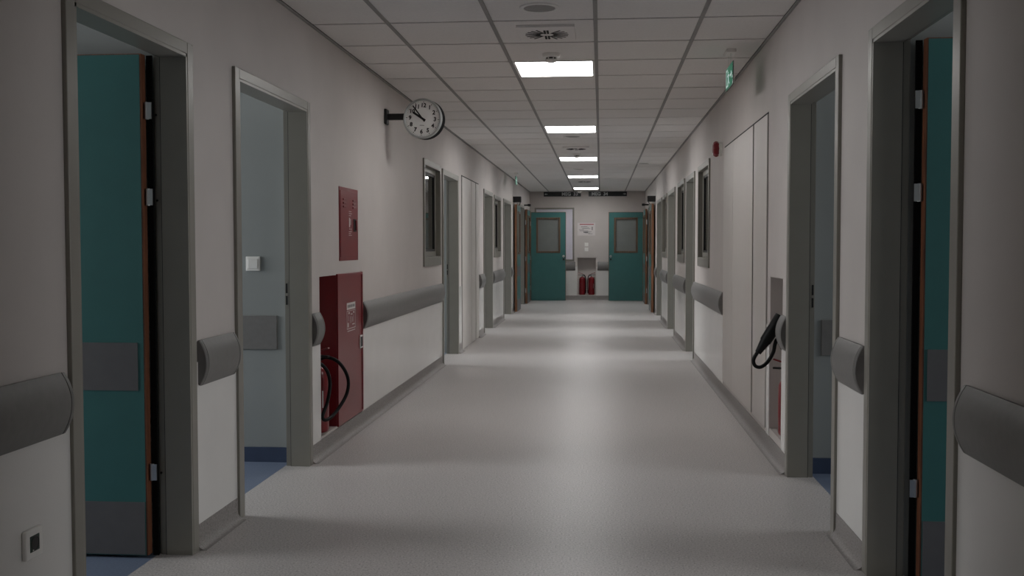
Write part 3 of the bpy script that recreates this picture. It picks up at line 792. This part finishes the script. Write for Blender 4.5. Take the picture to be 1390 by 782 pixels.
exit_sign(0.852, 6.86, 7.22, 2.325, 2.478, -1, 'green exit sign hanging from the ceiling near the sounder wall')
exit_sign(-1.50, 18.20, 18.56, 2.36, 2.51, 1, 'tiny pale exit sign hanging far away near the clock wall')

# ------------------------------------------------------------------ small wall fittings
root = thing('fire_sounder', 'small red alarm sounder fixed high on the wall past the cupboard', 'alarm sounder', (XR, 9.14, 2.11))
SM = Matrix.Translation((XR, 9.14, 2.115)) @ Matrix.Rotation(-PI / 2, 4, 'Y')
MB().lathe([(0, 0), (0.060, 0), (0.060, 0.026), (0.054, 0.030), (0, 0.030)], 32, SM).build('base', M['white'], root)
MB().lathe([(0.046, 0.024), (0.060, 0.026), (0.068, 0.040), (0.068, 0.054), (0.056, 0.070), (0.034, 0.078), (0, 0.080)], 8, SM, smooth=False).build('horn_body', M['red'], root)
MB().lathe([(0, 0), (0.010, 0.0), (0.010, 0.010), (0, 0.012)], 12, Matrix.Translation((XR - 0.068, 9.14, 2.072)) @ Matrix.Rotation(-PI / 2, 4, 'Y')).build('indicator', M['white'], root)

root = thing('wall_socket', 'white framed socket with dark green insert low on the nearest wall', 'socket', (XL, 2.915, 0.35))
sy0, sy1, sz0, sz1 = 2.868, 2.960, 0.352, 0.440
MB().box(XL + 0.004, XL + 0.018, sy0, sy1, sz0, sz1, bev=0.004).build('cover_frame', M['white'], root)
ins = MB().box(XL + 0.017, XL + 0.0195, sy0 + 0.021, sy1 - 0.021, sz0 + 0.020, sz1 - 0.020, bev=0.001).build('insert', M['insert'], root)
SMx = Matrix.Translation((XL + 0.0195, (sy0 + sy1) / 2, (sz0 + sz1) / 2)) @ Matrix.Rotation(PI / 2, 4, 'Y')
MB().lathe([(0, 0.0004), (0.019, 0.0004), (0.0195, 0.0012), (0.0205, 0.0012), (0.0205, 0)], 28, SMx).build('socket_well', M['black'], ins)
MB().lathe([(0, 0), (0.0022, 0), (0.0022, 0.002), (0, 0.002)], 10, Matrix.Translation((XL + 0.0195, sy0 + 0.034, sz0 + 0.025)) @ Matrix.Rotation(PI / 2, 4, 'Y')).build('pilot_light', M['white'], ins)

root = thing('light_switch', 'white square light switch on the room wall through the second doorway', 'light switch', (-2.04, 5.955, 1.13), 'white light switches')
MB().box(-2.082, -1.997, 5.944, 5.955, 1.132, 1.217, bev=0.003).build('cover_frame', M['white'], root)
MB().box(-2.069, -2.010, 5.939, 5.944, 1.146, 1.203, bev=0.002).build('rocker', M['white'], root)
for x, z, s in ((-0.341, 1.270, 'upper white switch on the end wall below the notice'), (-0.341, 1.155, 'lower white switch on the end wall above the niche')):
    root = thing('light_switch', s, 'light switch', (x, YE, z), 'white light switches')
    MB().box(x - 0.043, x + 0.043, YE - 0.012, YE, z, z + 0.086, bev=0.003).build('cover_frame', M['white'], root)
    MB().box(x - 0.028, x + 0.028, YE - 0.017, YE - 0.012, z + 0.014, z + 0.072, bev=0.002).build('rocker', M['white'], root)

# ------------------------------------------------------------------ end wall: board, notice, signs
root = thing('notice_board', 'white board in a grey frame partly behind an open teal door', 'notice board', (-1.08, YE, 0.92))
bx0, bx1, bz0, bz1 = -1.57, -0.628, 0.92, 2.19
MB().box(bx0 + 0.03, bx1 - 0.03, YE - 0.012, YE, bz0 + 0.03, bz1 - 0.03).build('panel', M['board'], root)
mb = MB()
for a, b, c, d in ((bx0, bx0 + 0.04, bz0, bz1), (bx1 - 0.04, bx1, bz0, bz1), (bx0 + 0.04, bx1 - 0.04, bz0, bz0 + 0.04), (bx0 + 0.04, bx1 - 0.04, bz1 - 0.04, bz1)): mb.box(a, b, YE - 0.028, YE, c, d, bev=0.003)
mb.build('board_frame', M['frame'], root)

root = thing('paper_sign', 'white printed notice with red heading on the end wall', 'notice', (-0.343, YE, 1.53))
MB().box(-0.551, -0.134, YE - 0.004, YE, 1.528, 1.826).build('sheet', M['print_white'], root)
MB().box(-0.50, -0.17, YE - 0.0052, YE - 0.004, 1.783, 1.800).build('heading', M['print_red'], root)
mb = MB()
for k, (a, b) in enumerate(((-0.47, -0.32), (-0.46, -0.28), (-0.44, -0.25), (-0.52, -0.40), (-0.50, -0.30), (-0.42, -0.22), (-0.38, -0.25), (-0.30, -0.20))):
    mb.box(a, b, YE - 0.0052, YE - 0.004, 1.735 - k * 0.025, 1.743 - k * 0.025)
mb.box(-0.215, -0.195, YE - 0.0052, YE - 0.004, 1.655, 1.735); mb.box(-0.41, -0.30, YE - 0.0052, YE - 0.004, 1.595, 1.62)
mb.build('printed_lines', M['print_grey'], root)

def hanging_sign(x0, x1, text, tx, arrow, label):
    z0, z1 = 2.452, 2.560
    root = thing('direction_sign', label, 'sign', ((x0 + x1) / 2, YE, z0), 'black direction signs')
    MB().box(x0, x1, YE - 0.03, YE, z0, z1, bev=0.003).build('panel', M['signblack'], root)
    rx = Matrix.Rotation(PI / 2, 4, 'X')
    mb = MB().text(text, 0.108, Matrix.Translation((tx, YE - 0.031, (z0 + z1) / 2)) @ rx, 0.001)
    mb.build('lettering', M['signtext'], root)
    ax = x0 + 0.055 if arrow < 0 else x1 - 0.055
    zc = (z0 + z1) / 2
    mb = MB().prism([(ax + arrow * 0.035, zc), (ax - arrow * 0.0, zc + 0.022), (ax, zc + 0.007), (ax - arrow * 0.035, zc + 0.007), (ax - arrow * 0.035, zc - 0.007), (ax, zc - 0.007), (ax, zc - 0.022)], 'y', YE - 0.032, YE - 0.029)
    mb.build('arrow', M['signtext'], root)
hanging_sign(-1.353, -0.473, 'MEG  33', -0.735, -1, 'black overhead sign reading MEG 33, above the white board')
hanging_sign(-0.291, 0.609, 'MEG  34', -0.03, 1, 'black overhead sign reading MEG 34, arrow pointing away from the board')

# ------------------------------------------------------------------ fire doors at the far end
def fire_leaf(root, mtx, w, h, band=True, handle_side=1, glass='frosted'):
    """leaf in local x (0..w from the hinge), y (0..t, visible face at y=0), z up"""
    t = 0.045; z0 = 0.008
    wx0, wx1, wz0, wz1 = w * 0.165, w - w * 0.165, 1.125, h - 0.135
    mb = MB()
    e = 0.008
    mb.box(e, wx0, 0, t, z0, h - e, mtx); mb.box(wx1, w - e, 0, t, z0, h - e, mtx)
    mb.box(wx0, wx1, 0, t, z0, wz0, mtx); mb.box(wx0, wx1, 0, t, wz1, h - e, mtx)
    lf = mb.build('leaf', M['teal'], root)
    mb = MB(); mb.box(0, e, 0.0, t, z0, h, mtx); mb.box(w - e, w, 0.0, t, z0, h, mtx); mb.box(e, w - e, 0.0, t, h - e, h, mtx)
    tag(mb.build('edge_band', M['lwood'], lf), 'brown wooden edge')
    mb = MB(); f = 0.036; p = 0.010
    for a, b, c, d in ((wx0 - 0.008, wx0 + f, wz0 - 0.008, wz1 + 0.008), (wx1 - f, wx1 + 0.008, wz0 - 0.008, wz1 + 0.008), (wx0 + f, wx1 - f, wz0 - 0.008, wz0 + f), (wx0 + f, wx1 - f, wz1 - f, wz1 + 0.008)):
        mb.box(a, b, -p, t + p, c, d, mtx, bev=0.004)
    tag(mb.build('window_frame', M['dwood'], lf), 'brown wooden window frame')
    MB().box(wx0 + f, wx1 - f, t / 2 - 0.004, t / 2 + 0.004, wz0 + f, wz1 - f, mtx).build('pane', M['frosted'], lf)
    if band: handle_side = 0
    hx = w - 0.052 if handle_side > 0 else 0.052
    for ys in ((-1, 1) if handle_side else ()):
        base = mtx @ Matrix.Translation((hx, 0 if ys < 0 else t, 1.04)) @ Matrix.Rotation(PI / 2 * (1 if ys < 0 else -1), 4, 'X')
        mb = MB().lathe([(0, 0), (0.026, 0), (0.026, 0.006), (0.011, 0.009), (0.011, 0.030), (0.024, 0.042), (0.030, 0.056), (0.022, 0.070), (0, 0.074)], 20, base)
        mb.build('knob', M['steel'], lf)
        if ys < 0:
            MB().lathe([(0, 0), (0.020, 0), (0.020, 0.006), (0, 0.006)], 16, mtx @ Matrix.Translation((hx, 0, 0.965)) @ Matrix.Rotation(PI / 2, 4, 'X')).build('lock_rose', M['black'], lf)
    if band:
        MB().box(0.02, w - 0.02, -0.004, 0, 0.69, 0.885, mtx).build('bump_plate', M['plate'], lf)
        MB().box(0.02, w - 0.02, -0.004, 0, z0 + 0.004, 0.23, mtx).build('kick_plate', M['plate'], lf)
    return lf

for sd, nm in ((L, 'clock'), (R, 'sounder')):
    dn += 1
    y0, y1 = FIRE
    root = thing('door_%d' % dn, 'double fire door of the side passage in the %s wall, teal leaves folded back' % nm, None, (sd.x, (y0 + y1) / 2, 0), kind='structure')
    mb = MB()
    for a, b in ((y0 - 0.05, y0 + 0.012), (y1 - 0.012, y1 + 0.05)): sd.box(mb, -0.014, T, a, b, 0, FIRETOP + 0.03)
    sd.box(mb, -0.014, T, y0 + 0.012, y1 - 0.012, FIRETOP - 0.012, FIRETOP + 0.03)
    mb.build('frame', M['frame'], root)
    # near leaf lies against the corridor wall from y0 towards the viewer; far leaf from y1 away from the viewer
    w, h = 0.90, 2.085
    def leaf_matrix(yh, dirn):
        # local x along dirn*Y, local y (thickness, away from the visible face) into the wall
        xa = Vector((0, dirn, 0)); ya = Vector((sd.d, 0, 0)); za = Vector((0, 0, 1))
        m_ = Matrix((xa, ya, za)).transposed().to_4x4()
        return Matrix.Translation((sd.X(-0.078), yh, 0)) @ m_
    fire_leaf(root, leaf_matrix(y0 - 0.06, -1), w, h)
    fire_leaf(root, leaf_matrix(y1 + 0.06, 1), w, h)
    for yh in (y0 - 0.03, y1 + 0.03):
        for zc in (0.3, 1.0, 1.8):
            MB().lathe([(0, -0.05), (0.011, -0.05), (0.011, 0.05), (0, 0.05)], 12, Matrix.Translation((sd.X(-0.04), yh, zc))).build('hinge', M['steel'], root)
    # overhead closers: dark box and arm above each leaf
    mb = MB(); sd.box(mb, -0.155, 0.0, 19.97, 20.12, 2.125, 2.235, bev=0.006)
    mb.build('door_closer', M['black'], root)
    mb = MB(); mb.tube([(sd.X(-0.13), 20.1, 2.12), (sd.X(-0.10), 20.4, 2.10), (sd.X(-0.05), 20.85, 2.10)], 0.010, 8, 1); mb.build('closer_arm', M['sash'], root)
    mb = MB(); sd.box(mb, -0.150, -0.085, 22.82, 22.95, 2.155, 2.205, bev=0.006)
    sd.box(mb, -0.105, 0.0, 22.86, 22.91, 2.165, 2.195)
    mb.build('door_magnet', M['black'], root)

for sd, nm, x0, x1 in ((L, 'partly covering the white board', -1.632, -0.812), (R, 'on the side without the white board', 0.976, 0.178)):
    dn += 1
    root = thing('door_%d' % dn, 'open teal door with a window at the end wall, %s' % nm, None, (sd.x, 24.2, 0), kind='structure')
    w = abs(x1 - x0)
    if sd is L:
        m_ = Matrix.Translation((x0, 24.2, 0))
        fire_leaf(root, m_, w, 2.072, band=False, handle_side=1)
    else:
        m_ = Matrix.Translation((x1, 24.2, 0))
        fire_leaf(root, m_, w, 2.066, band=False, handle_side=-1)
    mb = MB(); sd.box(mb, -0.05, 0.0, 24.24, 24.32, 0, 2.10)
    mb.build('door_post', M['lwood'], root)
    for zc in (0.3, 1.0, 1.8):
        MB().lathe([(0, -0.05), (0.011, -0.05), (0.011, 0.05), (0, 0.05)], 12, Matrix.Translation((sd.X(-0.055), 24.235, zc))).build('hinge', M['steel'], root)

# ------------------------------------------------------------------ world and camera
w = bpy.data.worlds.new('World'); SC.world = w; w.use_nodes = True
w.node_tree.nodes['Background'].inputs['Color'].default_value = (0.62, 0.72, 0.85, 1)
w.node_tree.nodes['Background'].inputs['Strength'].default_value = 0.3

f, pitch, yaw, roll = 1406.69, 0.0403, 0.0855, -0.001
fw = Vector((-math.sin(yaw) * math.cos(pitch), math.cos(yaw) * math.cos(pitch), -math.sin(pitch)))
rt = Vector((math.cos(yaw), math.sin(yaw), 0))
up = rt.cross(fw).normalized()
c_, s_ = math.cos(roll), math.sin(roll)
rt2, up2 = rt * c_ + up * s_, up * c_ - rt * s_
cd = bpy.data.cameras.new('camera'); cd.sensor_width = 36; cd.lens = 36 * f / 1390; cd.clip_start = 0.05
co = bpy.data.objects.new('camera', cd); COL.objects.link(co)
co.matrix_world = Matrix.Translation((0, 0, EYE)) @ Matrix((rt2, up2, -fw)).transposed().to_4x4()
SC.camera = co

SC.view_settings.view_transform = 'Standard'
SC.view_settings.look = 'None'
SC.view_settings.gamma = 1
SC.view_settings.use_curve_mapping = False
SC.view_settings.exposure = 0.0
SC.cycles.max_bounces = 10
SC.cycles.diffuse_bounces = 6
SC.cycles.use_denoising = True
SC.cycles.sample_clamp_indirect = 6
